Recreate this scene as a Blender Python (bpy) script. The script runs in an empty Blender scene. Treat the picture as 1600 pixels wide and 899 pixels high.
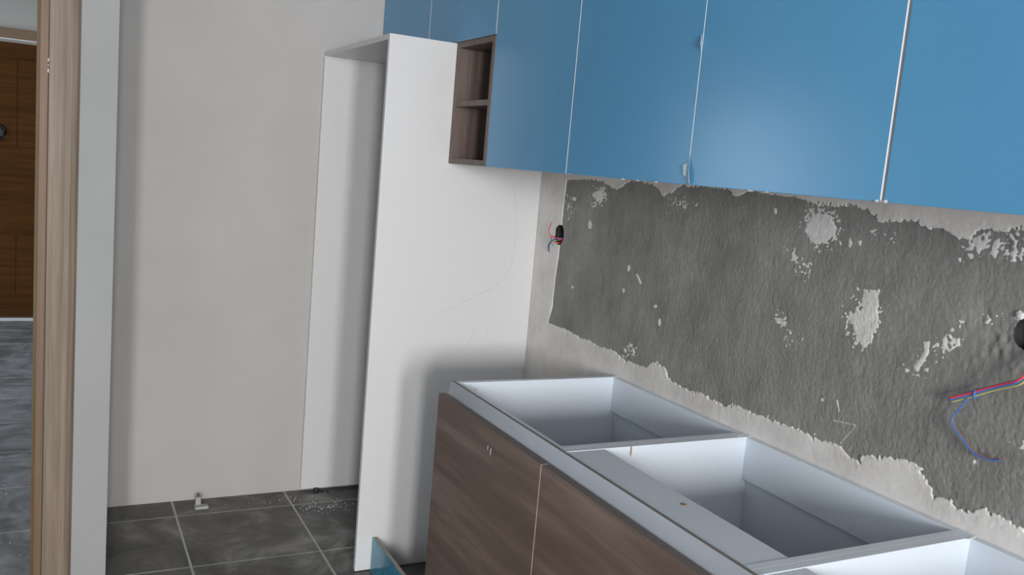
import bpy, bmesh, math, random
import numpy as np
from mathutils import Vector, Matrix
C = bpy.context.scene
COL = C.collection

# ---------------------------------------------------------------- camera
def look(yaw, pitch, roll):
    cy, sy, cp, sp = math.cos(yaw), math.sin(yaw), math.cos(pitch), math.sin(pitch)
    F = Vector((sy*cp, cy*cp, sp)); R = Vector((cy, -sy, 0)); U = R.cross(F)
    c, s = math.cos(roll), math.sin(roll)
    return F, c*R + s*U, -s*R + c*U
camd = bpy.data.cameras.new('camera'); cam = bpy.data.objects.new('camera', camd); COL.objects.link(cam)
F, R, U = look(0.481459, -0.135023, 0.087258)
M = Matrix((R, U, -F)).transposed().to_4x4(); M.translation = Vector((-1.519895, -3.564545, 1.434099))
cam.matrix_world = M
camd.sensor_fit = 'HORIZONTAL'; camd.sensor_width = 36; camd.lens = 36*1376.638778/1600; camd.clip_start = .02
C.camera = cam

# ---------------------------------------------------------------- light
C.view_settings.view_transform = 'Standard'; C.view_settings.look = 'None'
C.view_settings.gamma = 1; C.view_settings.exposure = -0.27
w = bpy.data.worlds.new('sky'); C.world = w; w.use_nodes = True
w.node_tree.nodes['Background'].inputs[0].default_value = (.62, .78, 1, 1)
w.node_tree.nodes['Background'].inputs[1].default_value = 1.0
def area(name, loc, direction, sx, sy, power, color, spread=180):
    l = bpy.data.lights.new(name, 'AREA'); l.shape = 'RECTANGLE'; l.size = sx; l.size_y = sy
    l.energy = power; l.color = color; l.spread = math.radians(spread)
    o = bpy.data.objects.new(name, l); COL.objects.link(o); o.location = loc
    o.rotation_euler = Vector(direction).to_track_quat('-Z', 'Y').to_euler()
    return o
# daylight through the windows of the kitchen (behind the camera) and of the hall; the side lamp is an added fill
area('daylight_window_back', (-1.74, -7.93, 1.6), (0, 1, 0), .42, 1.2, 212, (1, .98, .96))
area('daylight_window_back', (-2.70, -7.93, 1.6), (0, 1, 0), .42, 1.2, 212, (1, .98, .96))
area('fill_side', (-4.12, -4.6, 1.5), (1, 0, -.35), 1.4, 1.2, 20, (.62, .80, 1))  # added bluish fill for the blue doors and cabinet insides
area('daylight_window_hall', (-3.9, 1.9, 1.4), (1, 0, -.1), 1.5, 1.3, 38, (.86, .91, 1))

# ---------------------------------------------------------------- materials
def nodes(m):
    nt = m.node_tree; return nt, nt.nodes, nt.links
def base(name, col, rough=.5, spec=.5, metal=0):
    m = bpy.data.materials.new(name); m.use_nodes = True
    b = m.node_tree.nodes['Principled BSDF']
    b.inputs['Base Color'].default_value = (*col, 1); b.inputs['Roughness'].default_value = rough
    b.inputs['Specular IOR Level'].default_value = spec; b.inputs['Metallic'].default_value = metal
    return m, b
def s2l(r, g, b):
    f = lambda c: (c/255/12.92) if c/255 <= .04045 else ((c/255+.055)/1.055)**2.4
    return (f(r), f(g), f(b))
def noise_to(m, b, cols, scale, detail=4, rough=.6, stretch=(1, 1, 1), pos=(.3, .7), bump=0, bdist=.001, dist=0):
    nt, N, L = nodes(m)
    tc = N.new('ShaderNodeNewGeometry'); mp = N.new('ShaderNodeMapping'); mp.inputs['Scale'].default_value = stretch
    L.new(tc.outputs['Position'], mp.inputs['Vector'])
    n = N.new('ShaderNodeTexNoise'); n.inputs['Scale'].default_value = scale; n.inputs['Detail'].default_value = detail
    n.inputs['Roughness'].default_value = rough; n.inputs['Distortion'].default_value = dist
    L.new(mp.outputs[0], n.inputs['Vector'])
    r = N.new('ShaderNodeValToRGB'); e = r.color_ramp.elements
    e[0].position, e[1].position = pos[0], pos[-1]
    e[0].color = (*cols[0], 1); e[1].color = (*cols[-1], 1)
    for k in range(1, len(cols)-1):
        q = e.new(pos[k]); q.color = (*cols[k], 1)
    L.new(n.outputs['Fac'], r.inputs['Fac']); L.new(r.outputs['Color'], b.inputs['Base Color'])
    if bump:
        bp = N.new('ShaderNodeBump'); bp.inputs['Strength'].default_value = bump; bp.inputs['Distance'].default_value = bdist
        L.new(n.outputs['Fac'], bp.inputs['Height']); L.new(bp.outputs[0], b.inputs['Normal'])
    return mp, n, r
MAT = {}
m, b = base('white_melamine', (.80, .80, .80), .35, .4); noise_to(m, b, [(.66, .665, .675), (.69, .695, .705)], 300, bump=.08, bdist=.0004); MAT['white'] = m
m, b = base('white_melamine_blue_lit', (.7, .73, .8), .35, .4); noise_to(m, b, [(.64, .71, .79), (.67, .74, .82)], 300, bump=.08, bdist=.0004); MAT['white_blue_lit'] = m  # bluish light on the base cabinets is put into this white
m, b = base('chipboard_edge', (.36, .31, .26), .8); noise_to(m, b, [(.28, .24, .2), (.45, .4, .34)], 260, pos=(.35, .65)); MAT['raw'] = m
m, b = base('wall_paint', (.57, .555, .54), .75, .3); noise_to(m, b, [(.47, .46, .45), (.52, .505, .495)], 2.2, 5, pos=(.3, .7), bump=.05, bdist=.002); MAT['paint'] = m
m, b = base('wall_paint_dimmed', (.6, .61, .61), .7, .3); noise_to(m, b, [(.325, .335, .335), (.35, .36, .36)], 3, 4, bump=.05, bdist=.002); MAT['paint_dimmed'] = m  # same paint as the far wall, darkened here to offset the window light
m, b = base('skim_plaster', (.56, .54, .52), .8, .25); noise_to(m, b, [(.62, .60, .58), (.74, .722, .70)], 9, 6, pos=(.35, .65), bump=.25, bdist=.002); MAT['skim'] = m
m, b = base('patch_plaster', (.66, .65, .64), .85, .2); noise_to(m, b, [(.60, .59, .575), (.74, .73, .715)], 40, 5, pos=(.35, .65), bump=.4, bdist=.002); MAT['patch'] = m
# bare cement render: two sizes of noise, warm and cool greys
m, b = base('bare_cement', (.2, .2, .19), .9, .15)
mp, n, r = noise_to(m, b, [(.20, .20, .188), (.275, .275, .26), (.37, .37, .352)], 6, 10, .78, (1, 1, .6), (.32, .5, .70))
nt, N, L = nodes(m)
n2 = N.new('ShaderNodeTexNoise'); n2.inputs['Scale'].default_value = 70; n2.inputs['Detail'].default_value = 8; n2.inputs['Roughness'].default_value = .82
mp2 = N.new('ShaderNodeMapping'); mp2.inputs['Scale'].default_value = (1, 1, .62)
L.new(N['Geometry'].outputs['Position'], mp2.inputs['Vector']); L.new(mp2.outputs[0], n2.inputs['Vector'])
bp = N.new('ShaderNodeBump'); bp.inputs['Strength'].default_value = .9; bp.inputs['Distance'].default_value = .0035
L.new(n2.outputs['Fac'], bp.inputs['Height']); L.new(bp.outputs[0], b.inputs['Normal']); MAT['cement'] = m
# floor tiles: anthracite with dusty swirls
def tile_mat(name, dark, mid, light, rough):
    m, b = base(name, dark, rough, .5)
    mp, n, r = noise_to(m, b, [dark, mid, light], 4.5, 9, .68, (1, 1, 1), (.40, .54, .70), bump=.12, bdist=.002, dist=.8)
    return m
MAT['tile'] = tile_mat('anthracite_tile', (.060, .059, .055), (.118, .116, .110), (.30, .295, .28), .42)
MAT['dusty_lit_tile'] = tile_mat('dusty_lit_hall_tile', (.17, .175, .18), (.32, .33, .345), (.52, .53, .54), .6)  # dust, plus the hall floor's stronger light put into a paler colour
m, b = base('grout', (.24, .24, .225), .9); noise_to(m, b, [(.42, .42, .40), (.60, .60, .57)], 12); MAT['grout'] = m
def wood(name, cols, along, across, scale, rough=.45, bump=.1, pos=(.3, .5, .7), dist=.3):
    m, b = base(name, cols[0], rough, .35)
    st = [across]*3; st['XYZ'.index(along)] = 1
    noise_to(m, b, cols, scale, 7, .62, tuple(st), pos, bump, .0006, dist)
    return m
MAT['brown'] = wood('brown_woodgrain_front', [(.125, .083, .066), (.175, .122, .100), (.265, .198, .167)], 'Y', 10, 1.5, .42, .08, (.30, .52, .70), .35)
MAT['box'] = wood('brown_woodgrain_box', [(.12, .088, .075), (.155, .116, .10), (.20, .155, .135)], 'Z', 14, 2.2, .45)
MAT['casing'] = wood('pale_wood_casing', [(.19, .145, .105), (.24, .185, .14), (.31, .25, .195)], 'Z', 28, 2.0, .5, .1, (.3, .5, .7), .1)
MAT['casing2'] = wood('pink_wood_stop', [(.17, .105, .066), (.22, .14, .092)], 'Z', 40, 3, .5, .1, (.3, .7), .1)
MAT['casing3'] = wood('ochre_wood_lining', [(.09, .06, .03), (.13, .085, .04)], 'Z', 40, 3, .55, .1, (.3, .7), .1)
MAT['door'] = wood('orange_brown_door', [(.062, .025, .006), (.092, .038, .009), (.12, .052, .013)], 'X', 20, 1.5, .75)
MAT['door'].node_tree.nodes['Principled BSDF'].inputs['Specular IOR Level'].default_value = .12
MAT['lintel'] = wood('hall_frame_wood', [(.17, .105, .06), (.23, .15, .09)], 'X', 20, 2, .5, .1, (.3, .7))
m, b = base('pink_edge_band', (.52, .36, .29), .5); MAT['pinkedge'] = m
m, b = base('blue_film_gloss', (.05, .22, .43), .26, .5)
noise_to(m, b, [(.085, .305, .535), (.102, .35, .62)], 1.3, 3, bump=.03, bdist=.002); MAT['blue'] = m
m, b = base('teal_film', (.03, .27, .42), .2, .6); noise_to(m, b, [(.025, .20, .33), (.06, .36, .50)], 14, 4, pos=(.4, .75)); MAT['teal'] = m
m, b = base('white_edge', (.70, .70, .71), .4); MAT['edge'] = m
m, b = base('film_flap', (.42, .52, .58), .3); b.inputs['Alpha'].default_value = .7; MAT['flap'] = m
m, b = base('grip_profile_grey', (.52, .54, .56), .38, .5, .25); noise_to(m, b, [(.42, .46, .51), (.50, .54, .60)], 8, 4, stretch=(1, .3, 1)); MAT['profile'] = m
def grain(m, along, across, scale, amt, bump=0):
    # fine second grain multiplied over the first colour
    nt, N, L = nodes(m); b = N['Principled BSDF']; src = b.inputs['Base Color'].links[0].from_socket
    mp = N.new('ShaderNodeMapping'); st = [across]*3; st['XYZ'.index(along)] = 1; mp.inputs['Scale'].default_value = st
    L.new(N['Geometry'].outputs['Position'], mp.inputs['Vector'])
    n = N.new('ShaderNodeTexNoise'); n.inputs['Scale'].default_value = scale; n.inputs['Detail'].default_value = 6; n.inputs['Roughness'].default_value = .7; n.inputs['Distortion'].default_value = .15
    L.new(mp.outputs[0], n.inputs['Vector'])
    r = N.new('ShaderNodeValToRGB'); r.color_ramp.elements[0].position = .3; r.color_ramp.elements[1].position = .7
    r.color_ramp.elements[0].color = (1-amt, 1-amt, 1-amt, 1); r.color_ramp.elements[1].color = (1, 1, 1, 1); L.new(n.outputs['Fac'], r.inputs['Fac'])
    x = N.new('ShaderNodeMix'); x.data_type = 'RGBA'; x.blend_type = 'MULTIPLY'; x.inputs[0].default_value = 1
    L.new(src, x.inputs[6]); L.new(r.outputs['Color'], x.inputs[7]); L.new(x.outputs[2], b.inputs['Base Color'])
grain(MAT['brown'], 'Y', 26, 4, .2); grain(MAT['box'], 'Z', 40, 5, .3); grain(MAT['casing'], 'Z', 60, 4, .25); grain(MAT['casing2'], 'Z', 60, 4, .2); grain(MAT['door'], 'X', 30, 4, .3)
def plain(k, col, r=.5, s=.4, mt=0):
    m, b = base(k, col, r, s, mt); MAT[k] = m
plain('black', (.012, .012, .014), .5); plain('red_wire', (.75, .07, .09), .4); plain('blue_wire', (.06, .2, .62), .4)
plain('yellow_wire', (.62, .6, .22), .4); plain('brown_wire', (.34, .14, .11), .4); plain('green_wire', (.2, .3, .1), .4)
plain('conduit', (.014, .015, .017), .7); plain('lip', (.20, .185, .17), .6); plain('brown_edge', (.15, .125, .11), .6); plain('chunk', (.42, .42, .41), .8); plain('pencil', (.55, .545, .54), .8)
plain('iron', (.012, .011, .01), .45, .5, .6); plain('ceiling_white', (.42, .42, .42), .8); plain('outside_frame', (.7, .7, .7), .4)
plain('stain', (.33, .22, .12), .8); plain('hall_paint', (.50, .51, .49), .8, .2); plain('silicone', (.62, .64, .66), .3)
m, b = base('window_glass', (1, 1, 1), 0, .5); b.inputs['Transmission Weight'].default_value = 1; MAT['glass'] = m

# ---------------------------------------------------------------- mesh helpers
def bm_box(bm, x0, x1, y0, y1, z0, z1, bev=0):
    xs, ys, zs = sorted((x0, x1)), sorted((y0, y1)), sorted((z0, z1))
    vs = [bm.verts.new((x, y, z)) for x in xs for y in ys for z in zs]
    fs = [bm.faces.new([vs[i] for i in q]) for q in ((0, 1, 3, 2), (4, 6, 7, 5), (0, 4, 5, 1), (2, 3, 7, 6), (0, 2, 6, 4), (1, 5, 7, 3))]
    if bev:
        es = list({e for f in fs for e in f.edges})
        bmesh.ops.bevel(bm, geom=es, offset=bev, segments=2, profile=.6, affect='EDGES')
def link(name, me, parent=None, mats=()):
    o = bpy.data.objects.new(name, me); COL.objects.link(o)
    for k in mats: me.materials.append(MAT[k])
    if parent is not None:
        o.parent = parent
    return o
def wloc(o):
    v = Vector((0, 0, 0))
    while o is not None: v += o.location; o = o.parent
    return v
def build(name, bm, mats, parent=None, origin=None, facemat=None, smooth=False):
    bmesh.ops.recalc_face_normals(bm, faces=bm.faces)
    if facemat:
        for f in bm.faces: f.material_index = facemat(f)
    if smooth:
        for f in bm.faces: f.smooth = True
    cs = [v.co for v in bm.verts]
    lo = Vector([min(c[i] for c in cs) for i in range(3)]); hi = Vector([max(c[i] for c in cs) for i in range(3)])
    org = Vector(origin) if origin else Vector(((lo.x+hi.x)/2, (lo.y+hi.y)/2, lo.z))
    bmesh.ops.translate(bm, verts=bm.verts, vec=-org)
    me = bpy.data.meshes.new(name); bm.to_mesh(me); bm.free()
    o = link(name, me, parent, mats if isinstance(mats, (list, tuple)) else [mats])
    o.location = org - (wloc(parent) if parent is not None else Vector())
    return o
def box(name, x0, x1, y0, y1, z0, z1, mats, parent=None, bev=.0008, facemat=None):
    bm = bmesh.new(); bm_box(bm, x0, x1, y0, y1, z0, z1, bev)
    return build(name, bm, mats, parent, None, facemat)
def thing(name, label, cat, loc, group=None):
    o = bpy.data.objects.new(name, None); COL.objects.link(o); o.location = loc; o.empty_display_size = .05
    o['label'] = label; o['category'] = cat
    if group: o['group'] = group
    return o
def tag(o, label, cat, group=None):
    o['label'] = label; o['category'] = cat
    if group: o['group'] = group
    return o
def struct(o, label=None, cat=None):
    o['kind'] = 'structure'
    if label: o['label'] = label
    if cat: o['category'] = cat
    return o
def tube(name, pts, rad, mat, parent, seg=6, sub=6):
    P = [Vector(p) for p in pts]; Q = []
    for i in range(len(P)-1):                                   # Catmull-Rom
        a, b, c, d = P[max(i-1, 0)], P[i], P[i+1], P[min(i+2, len(P)-1)]
        for k in range(sub):
            t = k/sub
            Q.append(.5*((2*b)+(c-a)*t+(2*a-5*b+4*c-d)*t*t+(3*b-a-3*c+d)*t**3))
    Q.append(P[-1]); bm = bmesh.new(); rings = []
    ref = Vector((1, .1, .2)).normalized()
    for i, q in enumerate(Q):
        t = (Q[min(i+1, len(Q)-1)]-Q[max(i-1, 0)]).normalized()
        u = t.cross(ref).normalized(); v = t.cross(u)
        rings.append([bm.verts.new(q+rad*(math.cos(2*math.pi*j/seg)*u+math.sin(2*math.pi*j/seg)*v)) for j in range(seg)])
    for a, b in zip(rings, rings[1:]):
        for j in range(seg): bm.faces.new((a[j], a[(j+1) % seg], b[(j+1) % seg], b[j]))
    bm.faces.new(rings[0]); bm.faces.new(rings[-1])
    return build(name, bm, mat, parent, smooth=True)

WX = 0.010          # kitchen wall surface
NIBY = -.62         # plane of the doorway wall
# ---------------------------------------------------------------- the setting
# wall_right: boxes round the rectangle that carries the cement and the skim coat
GY0, GY1, GZ0, GZ1 = -3.35, -.80, .80, 1.46
bm = bmesh.new()
T = .16
bm_box(bm, WX, WX+T, -8.0, GY0, 0, 2.6); bm_box(bm, WX, WX+T, GY1, .15, 0, 2.6)
bm_box(bm, WX, WX+T, GY0, GY1, 0, GZ0); bm_box(bm, WX, WX+T, GY0, GY1, GZ1, 2.6); bm_box(bm, WX+.06, WX+T, GY0, GY1, GZ0, GZ1)
wall_right = struct(build('wall_right', bm, 'skim', None, (0, 0, 0)), 'kitchen wall with bare cement strip between the cabinets', 'wall')
POLY, PATCH = [[[-0.925,0.906],[-0.984,0.906],[-1.037,0.908],[-1.156,0.898],[-1.28,0.9],[-1.368,0.895],[-1.418,0.887],[-1.517,0.888],[-1.54,0.905],[-1.562,0.918],[-1.605,0.909],[-1.641,0.878],[-1.732,0.877],[-1.774,0.881],[-1.877,0.874],[-1.894,0.889],[-1.952,0.884],[-2.05,0.887],[-2.142,0.892],[-2.162,0.886],[-2.249,0.892],[-2.27,0.875],[-2.305,0.875],[-2.307,0.893],[-2.37,0.909],[-2.431,0.919],[-2.451,0.913],[-2.469,0.889],[-2.488,0.867],[-2.512,0.874],[-2.522,0.88],[-2.537,0.863],[-2.574,0.873],[-2.594,0.886],[-2.632,0.881],[-2.67,0.878],[-2.76,0.88],[-2.672,1.396],[-2.58,1.405],[-2.534,1.396],[-2.496,1.396],[-2.488,1.378],[-2.459,1.376],[-2.408,1.388],[-2.381,1.39],[-2.334,1.398],[-2.294,1.392],[-2.265,1.386],[-2.236,1.404],[-2.202,1.417],[-2.154,1.413],[-2.091,1.41],[-2.046,1.416],[-2.007,1.422],[-1.967,1.425],[-1.857,1.428],[-1.84,1.42],[-1.802,1.414],[-1.78,1.428],[-1.634,1.428],[-1.578,1.421],[-1.536,1.395],[-1.507,1.391],[-1.491,1.409],[-1.445,1.421],[-1.353,1.429],[-1.314,1.413],[-1.276,1.395],[-1.232,1.401],[-1.184,1.418],[-1.091,1.419],[-0.964,1.409],[-0.958,1.28],[-0.957,1.147],[-0.947,1.057],[-0.946,0.966]],[["solid",[[-2.152,1.361],[-2.149,1.345],[-2.135,1.331],[-2.114,1.324],[-2.091,1.326],[-2.072,1.336],[-2.062,1.352],[-2.066,1.369],[-2.08,1.383],[-2.102,1.39],[-2.126,1.387],[-2.144,1.377]]],["speck",[[-2.17,1.366],[-2.163,1.337],[-2.137,1.316],[-2.099,1.311],[-2.064,1.326],[-2.046,1.353],[-2.053,1.384],[-2.082,1.404],[-2.121,1.407],[-2.154,1.393]]],["solid",[[-2.289,1.248],[-2.252,1.237],[-2.251,1.203],[-2.221,1.178],[-2.244,1.143],[-2.27,1.116],[-2.291,1.132],[-2.298,1.175],[-2.293,1.211]]],["speck",[[-2.306,1.193],[-2.303,1.156],[-2.283,1.129],[-2.253,1.123],[-2.223,1.14],[-2.207,1.174],[-2.211,1.212],[-2.232,1.239],[-2.263,1.244],[-2.291,1.226]]],["solid",[[-2.408,1.101],[-2.422,1.125],[-2.429,1.147],[-2.425,1.165],[-2.412,1.161],[-2.416,1.147],[-2.41,1.129],[-2.396,1.105]]],["speck",[[-2.399,1.076],[-2.42,1.106],[-2.438,1.144],[-2.466,1.16],[-2.497,1.176],[-2.484,1.199],[-2.452,1.183],[-2.414,1.16],[-2.392,1.117],[-2.372,1.09]]],["solid",[[-2.484,1.174],[-2.491,1.184],[-2.485,1.187],[-2.479,1.177]]],["solid",[[-2.46,1.159],[-2.461,1.175],[-2.455,1.175],[-2.453,1.158]]],["speck",[[-1.981,1.126],[-2.018,1.102],[-2.056,1.079],[-2.084,1.104],[-2.047,1.127],[-2.011,1.151]]],["speck",[[-2.009,1.288],[-2.045,1.261],[-2.098,1.238],[-2.114,1.258],[-2.065,1.28],[-2.033,1.305]]],["solid",[[-2.202,1.337],[-2.202,1.33],[-2.2,1.326],[-2.197,1.326],[-2.193,1.329],[-2.191,1.336],[-2.191,1.342],[-2.193,1.347],[-2.196,1.347],[-2.199,1.343]]],["solid",[[-2.227,1.34],[-2.227,1.337],[-2.225,1.334],[-2.221,1.334],[-2.219,1.336],[-2.217,1.339],[-2.217,1.342],[-2.22,1.344],[-2.223,1.345],[-2.226,1.343]]],["speck",[[-2.307,1.366],[-2.304,1.357],[-2.294,1.35],[-2.28,1.348],[-2.268,1.353],[-2.262,1.362],[-2.265,1.371],[-2.275,1.378],[-2.289,1.38],[-2.301,1.375]]],["speck",[[-2.443,1.386],[-2.604,1.402],[-2.613,1.349],[-2.542,1.345],[-2.464,1.344]]],["solid",[[-2.504,1.364],[-2.504,1.356],[-2.502,1.35],[-2.498,1.35],[-2.494,1.355],[-2.491,1.363],[-2.491,1.371],[-2.493,1.377],[-2.497,1.377],[-2.501,1.373]]],["solid",[[-2.537,1.359],[-2.537,1.35],[-2.535,1.344],[-2.531,1.344],[-2.527,1.349],[-2.524,1.357],[-2.524,1.366],[-2.526,1.372],[-2.53,1.373],[-2.534,1.368]]],["speck",[[-1.231,1.365],[-1.223,1.338],[-1.193,1.319],[-1.151,1.316],[-1.113,1.329],[-1.095,1.355],[-1.103,1.383],[-1.135,1.401],[-1.177,1.403],[-1.214,1.389]]],["solid",[[-1.2,1.371],[-1.196,1.361],[-1.18,1.354],[-1.159,1.352],[-1.141,1.357],[-1.132,1.366],[-1.137,1.376],[-1.153,1.383],[-1.174,1.384],[-1.192,1.38]]],["speck",[[-1.041,1.317],[-1.037,1.297],[-1.021,1.283],[-0.998,1.281],[-0.977,1.292],[-0.966,1.311],[-0.969,1.332],[-0.986,1.346],[-1.009,1.347],[-1.03,1.336]]],["solid",[[-1.039,1.349],[-1.038,1.344],[-1.032,1.34],[-1.024,1.34],[-1.018,1.342],[-1.014,1.347],[-1.016,1.352],[-1.021,1.356],[-1.029,1.356],[-1.036,1.354]]],["solid",[[-1.15,1.272],[-1.15,1.264],[-1.144,1.258],[-1.137,1.257],[-1.13,1.262],[-1.126,1.27],[-1.127,1.279],[-1.132,1.284],[-1.139,1.285],[-1.147,1.28]]],["solid",[[-1.386,1.164],[-1.386,1.157],[-1.382,1.152],[-1.377,1.151],[-1.372,1.155],[-1.369,1.161],[-1.369,1.168],[-1.373,1.173],[-1.378,1.174],[-1.383,1.17]]],["solid",[[-1.415,1.149],[-1.446,1.125],[-1.456,1.13],[-1.426,1.154]]],["solid",[[-1.369,1.095],[-1.369,1.09],[-1.366,1.087],[-1.362,1.086],[-1.359,1.088],[-1.357,1.093],[-1.357,1.097],[-1.36,1.101],[-1.363,1.101],[-1.367,1.099]]],["solid",[[-1.538,1.076],[-1.537,1.072],[-1.534,1.07],[-1.529,1.069],[-1.525,1.07],[-1.523,1.073],[-1.524,1.077],[-1.527,1.079],[-1.532,1.08],[-1.536,1.079]]],["solid",[[-1.563,1.034],[-1.563,1.027],[-1.56,1.023],[-1.557,1.022],[-1.553,1.025],[-1.551,1.032],[-1.551,1.038],[-1.553,1.043],[-1.557,1.043],[-1.56,1.04]]],["solid",[[-1.073,1.057],[-1.072,1.053],[-1.068,1.05],[-1.063,1.049],[-1.059,1.051],[-1.056,1.054],[-1.057,1.058],[-1.061,1.061],[-1.066,1.062],[-1.071,1.06]]],["solid",[[-2.217,0.99],[-2.229,0.964],[-2.233,0.966],[-2.221,0.992]]],["solid",[[-2.217,0.941],[-2.28,0.949],[-2.28,0.951],[-2.217,0.943]]],["solid",[[-2.279,0.95],[-2.244,0.897],[-2.246,0.896],[-2.281,0.949]]],["solid",[[-2.561,0.966],[-2.561,0.963],[-2.559,0.96],[-2.556,0.959],[-2.554,0.96],[-2.553,0.963],[-2.553,0.966],[-2.555,0.968],[-2.558,0.969],[-2.56,0.968]]],["speck",[[-2.656,1.032],[-2.654,1.024],[-2.649,1.017],[-2.64,1.014],[-2.633,1.017],[-2.629,1.024],[-2.63,1.032],[-2.636,1.04],[-2.644,1.042],[-2.652,1.039]]],["solid",[[-2.647,1.03],[-2.646,1.026],[-2.645,1.023],[-2.642,1.022],[-2.639,1.024],[-2.638,1.027],[-2.638,1.03],[-2.64,1.033],[-2.643,1.034],[-2.645,1.033]]],["speck",[[-2.597,1.245],[-2.592,1.238],[-2.577,1.231],[-2.558,1.227],[-2.541,1.228],[-2.534,1.233],[-2.539,1.24],[-2.555,1.247],[-2.574,1.251],[-2.59,1.25]]],["solid",[[-2.605,1.251],[-2.604,1.247],[-2.601,1.244],[-2.596,1.243],[-2.591,1.245],[-2.589,1.248],[-2.59,1.253],[-2.593,1.256],[-2.598,1.257],[-2.603,1.255]]],["speck",[[-1.508,0.937],[-1.498,0.925],[-1.468,0.912],[-1.428,0.902],[-1.394,0.901],[-1.38,0.908],[-1.391,0.921],[-1.422,0.935],[-1.462,0.944],[-1.495,0.944]]],["speck",[[-1.669,1.382],[-1.659,1.369],[-1.626,1.358],[-1.582,1.355],[-1.545,1.359],[-1.529,1.371],[-1.54,1.385],[-1.575,1.395],[-1.619,1.398],[-1.654,1.393]]],["solid",[[-2.182,0.979],[-2.182,0.977],[-2.181,0.975],[-2.178,0.974],[-2.176,0.975],[-2.175,0.977],[-2.175,0.98],[-2.177,0.982],[-2.179,0.983],[-2.181,0.982]]],["solid",[[-1.965,1.385],[-1.965,1.381],[-1.962,1.378],[-1.958,1.378],[-1.955,1.38],[-1.953,1.384],[-1.953,1.389],[-1.956,1.392],[-1.96,1.392],[-1.963,1.39]]],["speck",[[-1.908,0.867],[-2.149,0.862],[-2.28,0.862],[-2.286,0.882],[-2.157,0.884],[-1.917,0.891]]]]]
rng = np.random.default_rng(7)
ST = .0022
ny, nz = int(round((GY1-GY0)/ST)), int(round((GZ1-GZ0)/ST))
ys = np.linspace(GY0, GY1, ny+1); zs = np.linspace(GZ0, GZ1, nz+1)
YY, ZZ = np.meshgrid(ys, zs, indexing='ij')
def vnoise(sy, sz, ang=0):                       # smooth value noise, cell sizes sy, sz in metres
    a, b = YY*math.cos(ang)+ZZ*math.sin(ang), -YY*math.sin(ang)+ZZ*math.cos(ang)
    a = (a-a.min())/sy; b = (b-b.min())/sz
    g = rng.random((int(a.max())+3, int(b.max())+3))
    i, j = a.astype(int), b.astype(int); u, v = a-i, b-j
    u = u*u*(3-2*u); v = v*v*(3-2*v)
    return (g[i, j]*(1-u)*(1-v)+g[i+1, j]*u*(1-v)+g[i, j+1]*(1-u)*v+g[i+1, j+1]*u*v)*2-1
def sdist(poly, pad=None):                       # signed distance, positive inside
    P = np.array(poly); q0, q1 = P, np.roll(P, -1, 0)
    out = np.full(YY.shape, -1.0)
    if pad is None: sl = (slice(None), slice(None))
    else:
        a0, a1 = np.searchsorted(ys, [P[:, 0].min()-pad, P[:, 0].max()+pad]); b0, b1 = np.searchsorted(zs, [P[:, 1].min()-pad, P[:, 1].max()+pad])
        sl = (slice(a0, a1), slice(b0, b1))
    y, z = YY[sl], ZZ[sl]; d = np.full(y.shape, 1e9); ins = np.zeros(y.shape, bool)
    for (ay, az), (by, bz) in zip(q0, q1):
        ey, ez = by-ay, bz-az; t = np.clip(((y-ay)*ey+(z-az)*ez)/(ey*ey+ez*ez+1e-12), 0, 1)
        d = np.minimum(d, np.hypot(y-ay-t*ey, z-az-t*ez))
        c = ((az > z) != (bz > z)) & (y < (by-ay)*(z-az)/(bz-az+1e-15)+ay); ins ^= c
    out[sl] = np.where(ins, d, -d)
    return out
n_s, n_m, n_f = vnoise(.03, .03, .4), vnoise(.012, .012, 1.1), vnoise(.006, .006, .2)
rag = .35*n_s+.35*n_m+.3*n_f
ce = sdist(POLY)                                   # >0 bare cement
left_clean = np.clip((-.99-YY)/.05, .12, 1)       # straight cut at the left edge
edge_field = -(ce + (.008*rag+.008*vnoise(.0045, .0045, .7)*np.clip(rag+.4, 0, 1))*left_clean)          # >0 skim coat
patch_field = np.full(YY.shape, -.02)
sp_n = .3*vnoise(.007, .008, .3)+.65*vnoise(.0042, .0055, .9)+.35*n_s
for kind, pts in PATCH:
    s = sdist(pts, .06)
    if kind == 'solid':
        size = min(np.ptp(np.array(pts)[:, 0]), np.ptp(np.array(pts)[:, 1]))
        f = s + .005*(rag+.8*n_f)*min(1, s.max()*2/.03)
    else:
        f = np.where(s > -.03, (sp_n-.42)*.005+np.minimum(s*.10, .0014), -.02)
    patch_field = np.maximum(patch_field, f)
# heights (x towards the room is negative)
rough_r = np.clip((-1.15-YY)/.25, .25, 1)         # trowelled smooth near the left, coarse to the right
coarse = np.clip((-1.7-YY)/.9, 0, 1)*np.clip((1.30-ZZ)/.3, .2, 1)
pit = vnoise(.008, .010, .5)*.5+vnoise(.005, .006, -.3)*.7
cem = .0003*vnoise(.020, .032, .25)+.00035*rough_r*vnoise(.0060, .012, .2)+.0005*rough_r*vnoise(.0040, .0055, -.2)+.0016*coarse*np.maximum(pit-.05, 0)+.0008*vnoise(.25, .3)
for (cy, cz, cr) in ((-2.57, 1.19, .07),):        # torn, pitted render round the right socket
    cem += .0025*np.exp(-((YY-cy)**2+(ZZ-cz)**2)/cr**2)*vnoise(.011, .013)
XC = WX+.0030+cem
XS_edge = .0005*n_s+.0003*n_m
XS_edge = XS_edge+.012*np.clip(-edge_field/.004, 0, 1)*1.0
XS_edge = np.where(edge_field > 0, XS_edge-.0006*np.exp(-(edge_field/.03)**2)*(.3+n_s)-.0005*np.exp(-(edge_field/.03)**2)*n_f, XS_edge)
XP = XC-.0007*np.clip(patch_field/.0010, -1.4, 1)-.0004*np.clip(patch_field/.006, 0, 1)
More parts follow.
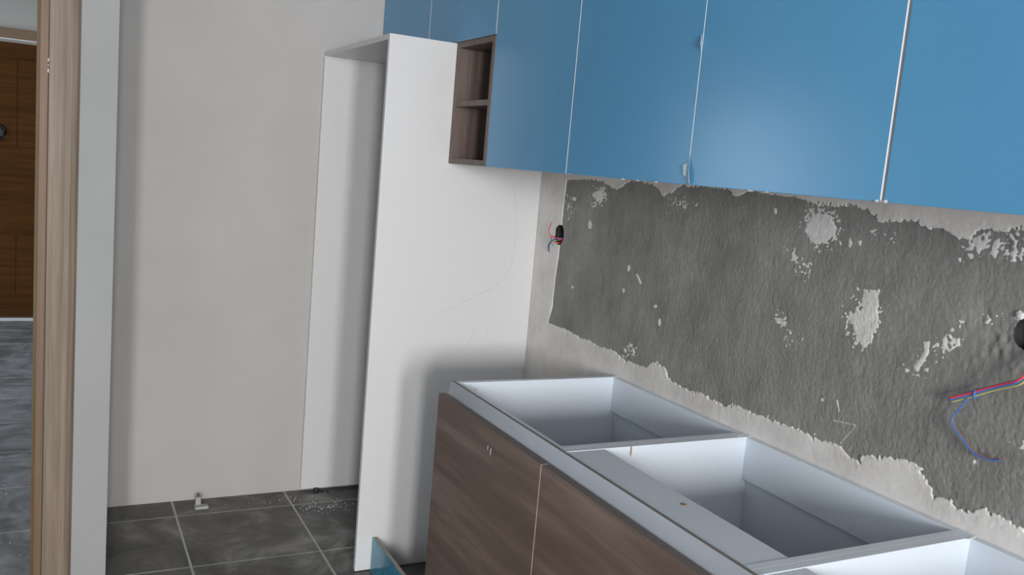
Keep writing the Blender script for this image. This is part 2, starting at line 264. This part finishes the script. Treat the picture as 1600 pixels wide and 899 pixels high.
# borders return to the wall plane
def holes(cy, cz, ry, rz): return ((YY-cy)/ry)**2+((ZZ-cz)/rz)**2
HOLES = [(-.951, 1.220, .026, .033), (-2.628, 1.222, .036, .034)]
H = np.minimum.reduce([holes(*h) + .25*n_m*.5 for h in HOLES])
def sheet(name, X, keep, mat):
    V = np.stack([X, YY, ZZ], -1).reshape(-1, 3)
    idx = np.arange(V.shape[0]).reshape(YY.shape)
    k = (keep[:-1, :-1] | keep[1:, :-1] | keep[1:, 1:] | keep[:-1, 1:]) & (H[:-1, :-1] > 1) & (H[1:, 1:] > 1)
    Q = np.stack([idx[:-1, :-1][k], idx[:-1, 1:][k], idx[1:, 1:][k], idx[1:, :-1][k]], -1)
    used = np.unique(Q); remap = np.zeros(V.shape[0], int); remap[used] = np.arange(len(used))
    V = V[used]; Q = remap[Q]
    me = bpy.data.meshes.new(name); me.vertices.add(len(V)); me.vertices.foreach_set('co', V.ravel())
    me.loops.add(Q.size); me.loops.foreach_set('vertex_index', Q.ravel())
    me.polygons.add(len(Q)); me.polygons.foreach_set('loop_start', np.arange(0, Q.size, 4)); me.polygons.foreach_set('loop_total', np.full(len(Q), 4))
    me.polygons.foreach_set('use_smooth', np.ones(len(Q), bool))
    me.update(calc_edges=True); me.validate()
    return link(name, me, wall_right, [mat])
XS = WX + (XS_edge)
o = sheet('bare_cement', XC, ce > -.03, 'cement'); o['label'] = 'rough bare grey cement strip'
o = sheet('skim_coat', XS, edge_field > -.0045, 'skim')
o = sheet('plaster_patch', XP, patch_field > -.0013, 'patch'); o['label'] = 'white plaster splashes on the bare cement'
for (cy, cz, ry, rz) in HOLES:                    # buried wiring boxes, the shade inside put into a near-black colour
    bm = bmesh.new(); r0 = []
    rings = []
    for d, k in ((.004, 1.12), (.008, 1.04), (.045, .95), (.05, .8)):
        rings.append([bm.verts.new((WX+.003+d, cy+ry*k*math.cos(a), cz+rz*k*math.sin(a))) for a in [2*math.pi*i/20 for i in range(20)]])
    for a, b in zip(rings, rings[1:]):
        for j in range(20): bm.faces.new((a[j], a[(j+1) % 20], b[(j+1) % 20], b[j]))
    bm.faces.new(rings[-1])
    o = build('wiring_box', bm, 'conduit', wall_right, smooth=True); o['label'] = 'round wiring box sunk in the wall, shade inside painted near-black'

# far wall (faces the camera behind the fridge housing), partition to the hall, doorway wall
struct(box('wall_far', -1.40, WX, 0.0, .12, 0, 2.6, 'paint', bev=0), 'plain off-white wall beside the tall white housing', 'wall')
CX0, CX1, NX = -1.550, -1.468, -1.3665            # casing left, casing right, convex corner
struct(box('wall_left', CX1-.03, NX, NIBY, 3.78, 0, 2.6, 'paint_dimmed', bev=.002), 'narrow off-white wall end beside the wooden door casing', 'wall')
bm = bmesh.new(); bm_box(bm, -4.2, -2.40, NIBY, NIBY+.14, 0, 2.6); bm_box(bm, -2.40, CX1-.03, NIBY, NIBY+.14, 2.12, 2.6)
struct(build('wall_doorway', bm, 'paint_dimmed', None, (0, 0, 0)))
# side wall with a made-up window for the fill lamp, window wall behind the camera, hall shell, ceiling
def wall_with_hole(name, axis, c, t, u0, u1, h0, h1, z0, z1, mat='paint'):
    bm = bmesh.new()
    def b(a0, a1, q0, q1):
        if axis == 'X': bm_box(bm, c, c+t, a0, a1, q0, q1)
        else: bm_box(bm, a0, a1, c, c+t, q0, q1)
    b(u0, h0, 0, 2.6); b(h1, u1, 0, 2.6); b(h0, h1, 0, z0); b(h0, h1, z1, 2.6)
    return struct(build(name, bm, mat, None, (0, 0, 0)))
wall_with_hole('wall_side', 'X', -4.2, -.15, -8.15, NIBY+.14, -5.3, -3.9, .8, 2.1)
bm = bmesh.new()
for a0, a1, q0, q1 in ((-4.35, -2.95, 0, 2.6), (-2.45, -1.99, 0, 2.6), (-1.49, WX+T, 0, 2.6), (-2.95, -2.45, 0, .95), (-2.95, -2.45, 2.25, 2.6), (-1.99, -1.49, 0, .95), (-1.99, -1.49, 2.25, 2.6)): bm_box(bm, a0, a1, -8.0, -8.15, q0, q1)
struct(build('wall_back', bm, 'paint', None, (0, 0, 0)))
wall_with_hole('wall_hall', 'X', -4.0, -.15, NIBY, 3.95, 1.1, 2.7, .7, 2.1, 'hall_paint')
struct(box('wall_hall_end', -4.0, CX1-.03, 3.80, 3.95, 0, 2.6, 'hall_paint', bev=0), 'grey wall above the wooden hall door', 'wall')
struct(box('ceiling', -4.35, WX+T, -8.15, 3.95, 2.6, 2.7, 'ceiling_white', bev=0))
def window(n, axis, c, h0, h1, z0, z1):
    fr = thing('window_%d' % n, 'x', 'window', (c, (h0+h1)/2, z0) if axis == 'X' else ((h0+h1)/2, c, z0))
    del fr['category'], fr['label']; fr['kind'] = 'structure'
    bm = bmesh.new()
    def b(a0, a1, q0, q1, e=.03):
        if axis == 'X': bm_box(bm, c-e, c+e, a0, a1, q0, q1)
        else: bm_box(bm, a0, a1, c-e, c+e, q0, q1)
    b(h0, h1, z0, z0+.06); b(h0, h1, z1-.06, z1); b(h0, h0+.06, z0, z1); b(h1-.06, h1, z0, z1); mid = (h0+h1)/2; b(mid-.04, mid+.04, z0, z1)
    build('window_frame', bm, 'outside_frame', fr)
    bm = bmesh.new(); b(h0+.05, mid-.03, z0+.05, z1-.05, .003); b(mid+.03, h1-.05, z0+.05, z1-.05, .003)
    build('pane', bm, 'glass', fr)
window(1, 'Y', -8.08, -2.95, -2.45, .95, 2.25); window(4, 'Y', -8.08, -1.99, -1.49, .95, 2.25); window(2, 'X', -4.28, -5.3, -3.9, .8, 2.1); window(3, 'X', -4.08, 1.1, 2.7, .7, 2.1)  # the kitchen side window is made up, to go with the fill lamp

# floor: grout slab with one mesh object per tile
floor = struct(box('floor', -4.35, WX+T, -8.15, 3.95, -.08, -.0012, 'grout', bev=0), 'anthracite square floor tiles with pale dusty grout', 'floor')
P_ = .4450; GX, GYo = -.655, -.152; G = .0078
def tile_mesh(sx, sy, name, mat):
    bm = bmesh.new(); bm_box(bm, -sx/2, sx/2, -sy/2, sy/2, -.02, 0)
    es = [e for e in bm.edges if all(v.co.z > -.001 for v in e.verts)]
    bmesh.ops.bevel(bm, geom=es, offset=.0012, segments=1, affect='EDGES')
    bmesh.ops.recalc_face_normals(bm, faces=bm.faces)
    me = bpy.data.meshes.new(name); bm.to_mesh(me); bm.free(); me.materials.append(MAT[mat]); return me
cache = {}
random.seed(3)
def lay(x0, x1, y0, y1, mat):
    i0, i1 = math.floor((x0-GX)/P_), math.ceil((x1-GX)/P_); j0, j1 = math.floor((y0-GYo)/P_), math.ceil((y1-GYo)/P_)
    for i in range(i0, i1):
        for j in range(j0, j1):
            a0, a1 = max(x0, GX+i*P_+G/2), min(x1, GX+(i+1)*P_-G/2); b0, b1 = max(y0, GYo+j*P_+G/2), min(y1, GYo+(j+1)*P_-G/2)
            if a1-a0 < .01 or b1-b0 < .01: continue
            key = (round(a1-a0, 3), round(b1-b0, 3), mat)
            if key not in cache: cache[key] = tile_mesh(a1-a0, b1-b0, 'tile', mat)
            o = bpy.data.objects.new('tile', cache[key]); COL.objects.link(o); o.parent = floor
            o.location = Vector(((a0+a1)/2, (b0+b1)/2, random.uniform(-.0006, .0003))) - floor.location
lay(NX, WX, NIBY, 0, 'tile'); lay(-4.2, WX, -8.0, NIBY, 'tile'); lay(-2.6, CX1-.03, NIBY, 3.8, 'dusty_lit_tile')

# door casing of the doorway in front-left (trim_1): stepped wooden profile
trim = bpy.data.objects.new('trim_1', None); COL.objects.link(trim); trim.location = (CX0, NIBY, 0); trim['kind'] = 'structure'
trim['label'] = 'pale woodgrain door casing at the left'; trim['category'] = 'door frame'
def strip(prof, z0, z1, mat, name, smooth=False):      # profile (x,y) extruded upwards
    bm = bmesh.new(); lo = [bm.verts.new((x, y, z0)) for x, y in prof]; hi = [bm.verts.new((x, y, z1)) for x, y in prof]
    n = len(prof)
    for i in range(n): bm.faces.new((lo[i], lo[(i+1) % n], hi[(i+1) % n], hi[i]))
    bm.faces.new(lo); bm.faces.new(hi); return build(name, bm, mat, trim)
y = NIBY
strip([(CX0, y+.01), (CX0, y-.010), (CX0+.002, y-.012), (CX0+.034, y-.014), (CX0+.046, y-.017), (CX0+.060, y-.017), (CX0+.074, y-.012), (CX1-.001, y-.004), (CX1, y), (CX1, y+.01)], 0, 2.16, 'casing', 'casing_board')
strip([(-1.5725, y-.002), (-1.552, y-.002), (-1.5515, y+.001), (-1.5515, y+.10), (-1.5725, y+.10)], 0, 2.11, 'casing2', 'jamb')
strip([(-1.582, y+.012), (-1.573, y+.012), (-1.573, y+.06), (-1.582, y+.06)], 0, 2.10, 'casing3', 'door_stop')
bm = bmesh.new(); bm_box(bm, -2.47, CX0, y-.014, y, 2.09, 2.16, .003); build('head_casing', bm, 'casing', trim)
bm = bmesh.new(); bm_box(bm, -2.47, -2.40, y-.014, y, 0, 2.09, .003); bm_box(bm, -2.40, -2.385, y, y+.1, 0, 2.1, .002); build('casing_board', bm, 'casing', trim)
for (zz, s) in ((1.510, .006), (1.480, .007), (1.495, .0035)):    # white paint drips in the groove
    bm = bmesh.new(); bmesh.ops.create_icosphere(bm, subdivisions=2, radius=s*.6)
    bmesh.ops.scale(bm, verts=bm.verts, vec=(.55, .6, 1.6)); bmesh.ops.translate(bm, verts=bm.verts, vec=(CX0-.0015, y-.008, zz+.115))
    build('paint_drip', bm, 'patch', trim)

# ---------------------------------------------------------------- hall door (door_1)
door = bpy.data.objects.new('door_1', None); COL.objects.link(door); door.location = (-2.14, 3.76, 0); door['kind'] = 'structure'
door['label'] = 'dark orange-brown panelled wooden door at the end of the hall'; door['category'] = 'door'
DY = 3.76
box('door_leaf', -2.62, -1.64, DY+.004, DY+.038, .03, 2.00, 'door', door)
zr = [.195, .405, .648, .848, 1.056, 1.271, 1.475, 1.687, 1.892]
g = .0035
box('rail', -2.62, -1.64, DY-.004, DY+.006, zr[-1]+g, 2.00, 'door', door, .002)
box('rail', -2.62, -1.64, DY-.004, DY+.006, .03, zr[0]-g, 'door', door, .002)
for z0, z1 in zip(zr, zr[1:]):
    full = .648 <= z0 and z1 <= 1.272
    if full: box('plank', -2.62, -1.64, DY-.004, DY+.006, z0+g, z1-g, 'door', door, .002)
    else: box('plank', -2.40, -1.790-g, DY-.002, DY+.006, z0+g, z1-g, 'door', door, .002)
for z0, z1 in ((.195, .648), (1.271, 1.892)):
    box('stile', -1.788+g, -1.64, DY-.004, DY+.006, z0+g, z1-g, 'door', door, .002)
    box('stile', -2.62, -2.40-g, DY-.004, DY+.006, z0+g, z1-g, 'door', door, .002)
kn = bmesh.new(); bmesh.ops.create_cone(kn, cap_ends=True, segments=20, radius1=.05, radius2=.042, depth=.014, matrix=Matrix.Translation((-1.905, DY-.012, 1.378)) @ Matrix.Rotation(math.pi/2, 4, 'X'))
kr = build('knocker_plate', kn, 'iron', door)
kn = bmesh.new()
for i in range(24):
    pass
a0 = [(-1.905+.034*math.cos(t), DY-.03, 1.358+.05*math.sin(t)) for t in [2*math.pi*i/12 for i in range(13)]]
tube('knocker_ring', a0, .008, 'iron', door)
tr = bpy.data.objects.new('trim_2', None); COL.objects.link(tr); tr.location = (-2.14, 3.79, 0); tr['kind'] = 'structure'
tr['label'] = 'brown wooden frame around the hall door'; tr['category'] = 'door frame'
box('head_board', -2.72, -1.52, DY-.012, DY+.03, 2.020, 2.097, 'lintel', tr, .002); box('side_board', -2.72, -2.63, DY-.012, DY+.03, 0, 2.02, 'lintel', tr, .002)
box('side_board', -1.63, -1.52, DY-.012, DY+.03, 0, 2.02, 'lintel', tr, .002)
box('pale_strip', -2.63, -1.63, DY-.006, DY+.03, 0, .022, 'silicone', tr, .001)  # pale strip on the floor along the foot of the door
box('lath', -2.72, -1.52, DY-.016, DY-.011, 2.018, 2.026, 'edge', tr, 0)

# ---------------------------------------------------------------- fridge housing
HB, HA, HH = -.5876, -.791, 1.8244; t = .018
fh = thing('fridge_housing', 'tall white open fridge housing of panels against the far wall', 'cabinet', (-.29, -.4, 0))
box('side_panel', HB, WX-.001, HA, HA+t, .003, HH, ['white', 'edge'], fh)
fo = box('side_panel', HB-.003, WX-.001, -.0215, -.0035, .012, HH-t, 'white', fh)
box('top_panel', HB, WX-.001, HA+t, -.0035, HH-t, HH, 'white', fh)
for fx, fy in ((-.525, -.028), (-.08, -.028)):
    bm = bmesh.new(); bmesh.ops.create_cone(bm, cap_ends=True, segments=14, radius1=.014, radius2=.009, depth=.013, matrix=Matrix.Translation((fx, fy, .0067)))
    build('levelling_foot', bm, 'black', fh)
def ribbon(name, pts, wd, yv, mat, parent):
    P = [Vector((x, yv, z)) for x, z in pts]; bm = bmesh.new(); pr = None
    for i, q in enumerate(P):
        d = (P[min(i+1, len(P)-1)]-P[max(i-1, 0)]).normalized(); n = Vector((-d.z, 0, d.x))*wd/2*(.5 if i in (0, len(P)-1) else 1)
        v = [bm.verts.new(q+n), bm.verts.new(q-n), bm.verts.new(q-n+Vector((0, .0003, 0))), bm.verts.new(q+n+Vector((0, .0003, 0)))]
        if pr:
            for k in range(4): bm.faces.new((pr[k], pr[(k+1) % 4], v[(k+1) % 4], v[k]))
        pr = v
    return build(name, bm, mat, parent)
ribbon('pencil_line', [(-.108, 1.389), (-.088, 1.33), (-.080, 1.283), (-.072, 1.21), (-.074, 1.146), (-.080, 1.10), (-.094, 1.065), (-.115, 1.033), (-.147, 1.007), (-.207, .978), (-.266, .948), (-.348, .914)], .0016, HA-.0002, 'pencil', fh)
ribbon('pencil_line', [(-.192, .896), (-.218, .822), (-.255, .76)], .0013, HA-.0002, 'pencil', fh)
ribbon('pencil_line', [(-.15, .87), (-.165, .80), (-.178, .75)], .0010, HA-.0002, 'pencil', fh)

# ---------------------------------------------------------------- wall cabinets
UX, UZ, UT = -.3539, 1.4299, 2.32
def front(facemat_front): return lambda f: 0 if f.normal.x < -.7 else 1
def blue_door(y0, y1, z0, z1, parent, x=0, lean=0):
    bm = bmesh.new(); bm_box(bm, UX+x, UX+x+.018, y0, y1, z0, z1, .0012)
    return build('door', bm, ['blue', 'edge'], parent, facemat=lambda f: 0 if f.normal.x < -.7 else 1)
def carcass(name, label, y0, y1, z0, doors, mids=()):
    o = thing(name, label, 'cabinet', ((UX+WX)/2, (y0+y1)/2, z0), 'blue wall cabinets'); del o['group']
    x0, x1 = UX+.0195, WX-.001
    box('side_panel', x0, x1, y0+.0005, y0+.018, z0+.001, UT, 'white', o); box('side_panel', x0, x1, y1-.018, y1-.0005, z0+.001, UT, 'white', o)
    box('bottom_panel', x0, x1, y0+.018, y1-.018, z0+.001, z0+.019, 'white', o); box('top_panel', x0, x1, y0+.018, y1-.018, UT-.018, UT, 'white', o)
    box('back_panel', x1-.006, x1, y0+.018, y1-.018, z0+.019, UT-.018, 'white', o)
    box('shelf', x0+.02, x1-.006, y0+.018, y1-.018, (z0+UT)/2, (z0+UT)/2+.018, 'white', o)
    for (a, b_, dx) in doors: blue_door(a, b_, z0, UT+.002, o, dx)
    return o
S0, S1, S2, S3 = -.5283, -1.5781, -2.0773, -2.5753
carcass('wall_cabinet', 'low blue two-door wall cabinet above the fridge housing', -1.0866, -.0035, HH+.004,
        [(-1.0840, S0-.0015, 0), (S0+.0015, -.0055, 0)])
carcass('wall_cabinet', 'single-door glossy blue wall cabinet right beside the wooden shelf box', S1, -1.0885, UZ, [(S1+.0025, -1.0880, 0)])
wc = carcass('wall_cabinet', 'two-door blue wall cabinet with torn film at the middle seam', S3, S1-.0005, UZ, [(S2+.0005, S1-.0008, 0), (S3+.0045, S2-.0006, .0005)])
wc4 = carcass('wall_cabinet', 'blue wall cabinet cut off by the right edge of the photo', S3-1.0, S3-.0005, UZ, [(S3-.4985, S3-.0020, .001), (S3-.998, S3-.5015, .002)])
def flap(parent, pts, mat='flap', name='film_flap'):
    bm = bmesh.new(); a = [bm.verts.new(p) for p in pts]; b_ = [bm.verts.new((p[0]+.0006, p[1], p[2])) for p in pts]; n = len(pts)
    bm.faces.new(a); bm.faces.new(b_)
    for i in range(n): bm.faces.new((a[i], a[(i+1) % n], b_[(i+1) % n], b_[i]))
    return build(name, bm, mat, parent)
flap(wc, [(UX-.003, S2+.001, 1.737), (UX-.009, S2-.006, 1.728), (UX-.012, S2-.009, 1.715), (UX-.006, S2-.005, 1.709), (UX-.003, S2-.001, 1.702)], 'edge')
flap(wc, [(UX-.001, S2-.001, 1.49), (UX-.007, S2-.010, 1.462), (UX-.008, S2-.015, 1.436), (UX-.002, S2-.013, 1.4305), (UX-.001, S2-.001, 1.4305)])
flap(wc, [(UX-.001, S2+.002, 1.475), (UX-.006, S2+.012, 1.47), (UX-.005, S2+.008, 1.45), (UX-.001, S2+.002, 1.445)])
def lump(parent, c, r, sc, mat, name, seed=0):
    bm = bmesh.new(); bmesh.ops.create_icosphere(bm, subdivisions=2, radius=r); rd = random.Random(seed)
    for v in bm.verts: v.co *= rd.uniform(.75, 1.15)
    bmesh.ops.scale(bm, verts=bm.verts, vec=sc); bmesh.ops.translate(bm, verts=bm.verts, vec=c)
    return build(name, bm, mat, parent)
for q, (yy, r) in enumerate(((S3+.009, .0035), (S3-.008, .004))): lump(wc if yy > S3 else wc4, (UX-.002, yy, UZ+.002), r, (.25, 1.2, .7), 'patch', 'plaster_smear', q)
for q, (yy, r) in enumerate(((-1.598, .005), (-1.84, .006), (-1.90, .005), (-1.97, .005), (-2.27, .005), (-2.315, .004))):
    lump(wc, (UX-.0005, yy, UZ-.0005), r, (.2, 1.5, .35), 'patch', 'plaster_smear', q+9)

# open shelf box between housing and first cabinet
sb = thing('open_shelf_box', 'small open brown wood shelf box of two compartments between white panel and blue door', 'shelf', (UX/2, -.94, UZ))
bx0, bx1, by0, by1 = UX-.0005, WX-.001, -1.0862, -.7935
box('side_board', bx0, bx1, by1-.018, by1, UZ, HH+.001, 'box', sb); box('side_board', bx0, bx1, by0, by0+.020, UZ, HH+.001, 'box', sb)
box('bottom_board', bx0+.0005, bx1, by0+.020, by1-.018, UZ, UZ+.018, 'box', sb); box('top_board', bx0+.0005, bx1, by0+.020, by1-.018, HH-.017, HH+.001, 'box', sb)
box('shelf', bx0+.004, bx1-.006, by0+.020, by1-.018, 1.617, 1.635, 'box', sb); box('back_board', bx1-.006, bx1, by0+.020, by1-.018, UZ+.018, HH-.017, 'box', sb)

# ---------------------------------------------------------------- base cabinets
K, DXF, DT, DDX = .830, -.5329, .7977, -.5729
def base_cab(y1, y0, label, traverse, door_y):       # y1 far side, y0 near side
    o = thing('base_cabinet', label, 'cabinet', (-.26, (y0+y1)/2, 0))
    xb = WX-.001; xf = DXF+.0042; zb = .11
    box('side_panel', xf, xb, y1-.018, y1, zb, K, ['white_blue_lit', 'white_blue_lit'], o); box('side_panel', xf, xb, y0, y0+.018, zb, K, 'white_blue_lit', o)
    box('bottom_panel', xf, xb, y0+.018, y1-.018, zb, zb+.018, 'white_blue_lit', o)
    box('back_panel', xb-.005, xb, y0+.018, y1-.018, zb+.018, K-.10, 'white_blue_lit', o)
    box('back_rail', xb-.018, xb, y0+.018, y1-.018, K-.106, K-.0008, 'white_blue_lit', o)
    if traverse: box('top_rail', xf, xf+.104, y0+.018, y1-.018, K-.019, K-.0012, 'white_blue_lit', o)
    else: box('top_rail', xf, xf+.016, y0+.018, y1-.018, K-.10, K-.0012, 'white_blue_lit', o)
    box('shelf', xf+.03, xb-.006, y0+.019, y1-.019, .34, .358, 'white_blue_lit', o)
    for lx in (xf+.06, xb-.06):
        for ly in (y1-.06, y0+.06):
            bm = bmesh.new(); bmesh.ops.create_cone(bm, cap_ends=True, segments=14, radius1=.024, radius2=.017, depth=.108, matrix=Matrix.Translation((lx, ly, .055)))
            build('leg', bm, 'black', o)
    bm = bmesh.new(); bm_box(bm, DDX, DDX+.020, door_y[0], door_y[1], .115, DT, .0008)
    d = build('door', bm, ['brown', 'pinkedge', 'brown_edge'], o, facemat=lambda f: 0 if f.normal.x < -.7 else (1 if abs(f.normal.y) > .7 else (2 if f.normal.z > .7 else 0)))
    return o, d
G1, G2, G3 = -1.9637, -2.5698, -3.176
b1, d1 = base_cab(-1.3727, G1, 'topless white base cabinet with brown woodgrain door nearest the fridge housing', False, (G1+.002, -1.3700))
b2, d2 = base_cab(G1-.0004, G2, 'topless white base cabinet with wide front rail, middle of the row', True, (G2+.002, G1-.002))
b3, d3 = base_cab(G2-.0004, G3, 'topless white base cabinet cut off at the lower right corner', True, (G3+.002, G2-.002))
for (yy, zz, l, s) in ((-1.715, .745, .020, 0), (-1.698, .748, .014, 1)):       # white drips on the first door
    lump(d1, (DDX-.0002, yy, zz), .0022, (.25, 1, l/.0044), 'silicone', 'paint_mark', s)
bm = bmesh.new(); sec = [(-.5378, K+.0022), (-.5420, .812), (-.5455, .794), (-.5455, .70), (-.5292, .70), (-.5292, K+.0022)]
ea = [bm.verts.new((x, -1.3715, z)) for x, z in sec]; eb = [bm.verts.new((x, G3, z)) for x, z in sec]
bm.faces.new(ea); bm.faces.new(eb)
for i in range(6): bm.faces.new((ea[i], ea[(i+1) % 6], eb[(i+1) % 6], eb[i]))
gp = tag(build('grip_profile', bm, ['profile', 'lip'], facemat=lambda f: 1 if f.normal.z > .7 and f.calc_center_median().z > .82 else 0),
         'long grey metal grip profile along the fronts above the brown doors', 'profile')
lump(gp, (-.541, -1.3735, .797), .004, (1, 1, 1.0), 'silicone', 'silicone_blob', 4)
# orange-brown stain on the divider and glue spots on the wide rail
lump(b2, (-.352, G1-.0185, K-.010), .004, (.7, .2, 3.4), 'stain', 'glue_stain', 2)
lump(b2, (-.455, -2.305, K-.001), .006, (1.2, 1.2, .12), 'stain', 'glue_stain', 5)
lump(b1, (-.505, -1.46, K-.0005), .004, (1.1, 1.1, .5), 'raw', 'glue_stain', 6)
for (x, yy, s) in ((-.02, G1-.006, 3), (-.012, G2-.02, 7)): lump(b2 if s == 3 else b3, (x, yy, K), .005, (2.2, .8, .3), 'patch', 'plaster_crumb', s)
lump(b3, (-.520, G2-.03, K+.002), .003, (.6, .6, 1.6), 'edge', 'plaster_crumb', 8)

# plinth board, blue protective film on its face
pl = thing('plinth_board', 'low plinth board in blue protective film standing on the floor at the gap', 'board', (-.525, -2.0, 0))
box('board', -.531, -.517, -3.17, -.800, .0005, .123, ['edge', 'raw'], pl, facemat=lambda f: 1 if f.normal.z > .7 else 0)
box('film', -.5335, -.5312, -3.17, -.799, .001, .1245, 'teal', pl, 0)
for q in range(3): lump(pl, (-.5338, -1.0-.03*q, .06-.013*q), .003, (.3, .8, 2), 'edge', 'paint_mark', q)

# ---------------------------------------------------------------- wires
e = WX-.002
lw = thing('wire_bundle', 'short red and blue wires curling out of the left wall hole', 'wires', (WX, -.951, 1.21))
tube('wire', [(.03, -.955, 1.205), (e-.012, -.952, 1.210), (e-.022, -.934, 1.214), (e-.024, -.921, 1.228), (e-.014, -.913, 1.246), (e-.008, -.914, 1.259)], .0015, 'red_wire', lw)
tube('wire', [(.035, -.962, 1.200), (e-.006, -.966, 1.206), (e-.018, -.950, 1.212), (e-.022, -.938, 1.206), (e-.014, -.940, 1.196), (e-.004, -.954, 1.192), (.025, -.960, 1.196)], .0016, 'red_wire', lw)
tube('wire', [(.03, -.96, 1.21), (e-.010, -.952, 1.206), (e-.020, -.934, 1.194), (e-.018, -.918, 1.178), (e-.012, -.908, 1.158)], .0016, 'blue_wire', lw)
tube('wire', [(.03, -.955, 1.20), (e-.010, -.946, 1.203), (e-.020, -.930, 1.188), (e-.016, -.922, 1.168), (e-.012, -.919, 1.155)], .0013, 'conduit', lw)
tube('wire', [(.03, -.958, 1.204), (e-.014, -.953, 1.199), (e-.022, -.942, 1.190), (.0, -.935, 1.180)], .0014, 'green_wire', lw)
rw = thing('wire_bundle', 'long red, blue and yellow wires hanging from the right wall hole', 'wires', (WX, -2.62, 1.2))
def off(pts, dy, dz, dx): return [(x+dx, y_+dy, z_+dz) for x, y_, z_ in pts]
trunk = [(.04, -2.630, 1.205), (.008, -2.634, 1.190), (-.016, -2.646, 1.158), (-.02, -2.636, 1.140), (-.014, -2.612, 1.128), (-.006, -2.575, 1.110), (-.004, -2.540, 1.090), (-.004, -2.500, 1.069)]
tube('wire', off(trunk, 0, .0025, -.004), .0022, 'red_wire', rw)
tube('wire', off(trunk, .002, -.0015, -.003), .0018, 'blue_wire', rw)
tube('wire', off(trunk, -.002, -.004, .001), .0016, 'yellow_wire', rw)
tube('wire', off(trunk[:6], 0, .0045, -.001)+[(-.004, -2.54, 1.096), (-.004, -2.512, 1.077)], .0013, 'blue_wire', rw)
lp = [(-.006, -2.537, 1.084), (-.006, -2.526, 1.062), (-.005, -2.514, 1.043), (-.005, -2.511, 1.030), (-.005, -2.520, 1.016), (-.003, -2.543, .999), (-.003, -2.560, .986), (-.002, -2.575, .981), (-.003, -2.598, .983), (-.004, -2.616, .9885)]
tube('wire', lp, .0015, 'blue_wire', rw); tube('wire', off(lp, -.001, .0028, .002), .0012, 'brown_wire', rw)
tie = [(-.004+.009*math.cos(a)*.8, -2.548-.003*math.sin(a*.5), 1.094+.0085*math.sin(a)) for a in [2*math.pi*i/8 for i in range(9)]]
tube('tie', tie, .0016, 'blue_wire', rw)
lump(wall_right, (WX, -2.600, 1.252), .009, (.5, .9, .9), 'patch', 'plaster_blob', 3)

# ---------------------------------------------------------------- rubble on the floor
ck = bmesh.new(); bm_box(ck, -1.026, -.975, -.112, -.082, .0, .012, .003); bm_box(ck, -1.022, -1.002, -.090, -.074, .0, .042, .003)
rd = random.Random(5)
for v in ck.verts: v.co += Vector((rd.uniform(-1, 1), rd.uniform(-1, 1), 0))*.0015
tag(build('plaster_chunk', ck, 'chunk'), 'small broken white plaster piece on the dark tiles against the far wall', 'rubble')
cr = bmesh.new(); rd = random.Random(11)
def crumb(x, y_, s):
    bmesh.ops.create_icosphere(cr, subdivisions=1, radius=s, matrix=Matrix.Translation((x, y_, s*.5)) @ Matrix.Diagonal((1, 1, .6, 1)))
for i in range(200):
    if i < 130: x, y_ = rd.gauss(-.50, .07), rd.gauss(-.20, .03)
    elif i < 170: x, y_ = rd.gauss(-.68, .08), rd.gauss(-.09, .02)
    else: x, y_ = rd.uniform(-1.35, -.3), rd.uniform(-.9, -.05)
    if x > -1.37 and y_ < -.03 and not (y_ < -.74 and x > -.60): crumb(x, y_, rd.uniform(.0010, .0030) if i<170 else rd.uniform(.0008, .0016))
co = tag(build('plaster_crumbs', cr, 'patch'), 'scattered white plaster crumbs on the dark kitchen tiles', 'rubble'); co['kind'] = 'stuff'
dk = bmesh.new()
for i in range(26):
    x, y_, s = rd.gauss(-.52, .018), rd.gauss(-.045, .007), rd.uniform(.002, .005)
    bmesh.ops.create_icosphere(dk, subdivisions=1, radius=s, matrix=Matrix.Translation((x, y_, s*.5)) @ Matrix.Diagonal((1.4, 1, .6, 1)))
do = tag(build('black_crumbs', dk, 'black'), 'black plastic crumbs on the tiles at the foot of the housing', 'rubble'); do['kind'] = 'stuff'
hc = bmesh.new()
for i in range(130):
    x, y_, s = rd.uniform(-2.1, -1.6), rd.uniform(-.6, 3.6), rd.uniform(.0015, .0045)
    bmesh.ops.create_icosphere(hc, subdivisions=1, radius=s, matrix=Matrix.Translation((x, y_, s*.4)) @ Matrix.Diagonal((1.3, 1, .5, 1)))
ho = tag(build('hall_crumbs', hc, 'chunk'), 'pale debris crumbs strewn over the hall floor', 'rubble'); ho['kind'] = 'stuff'
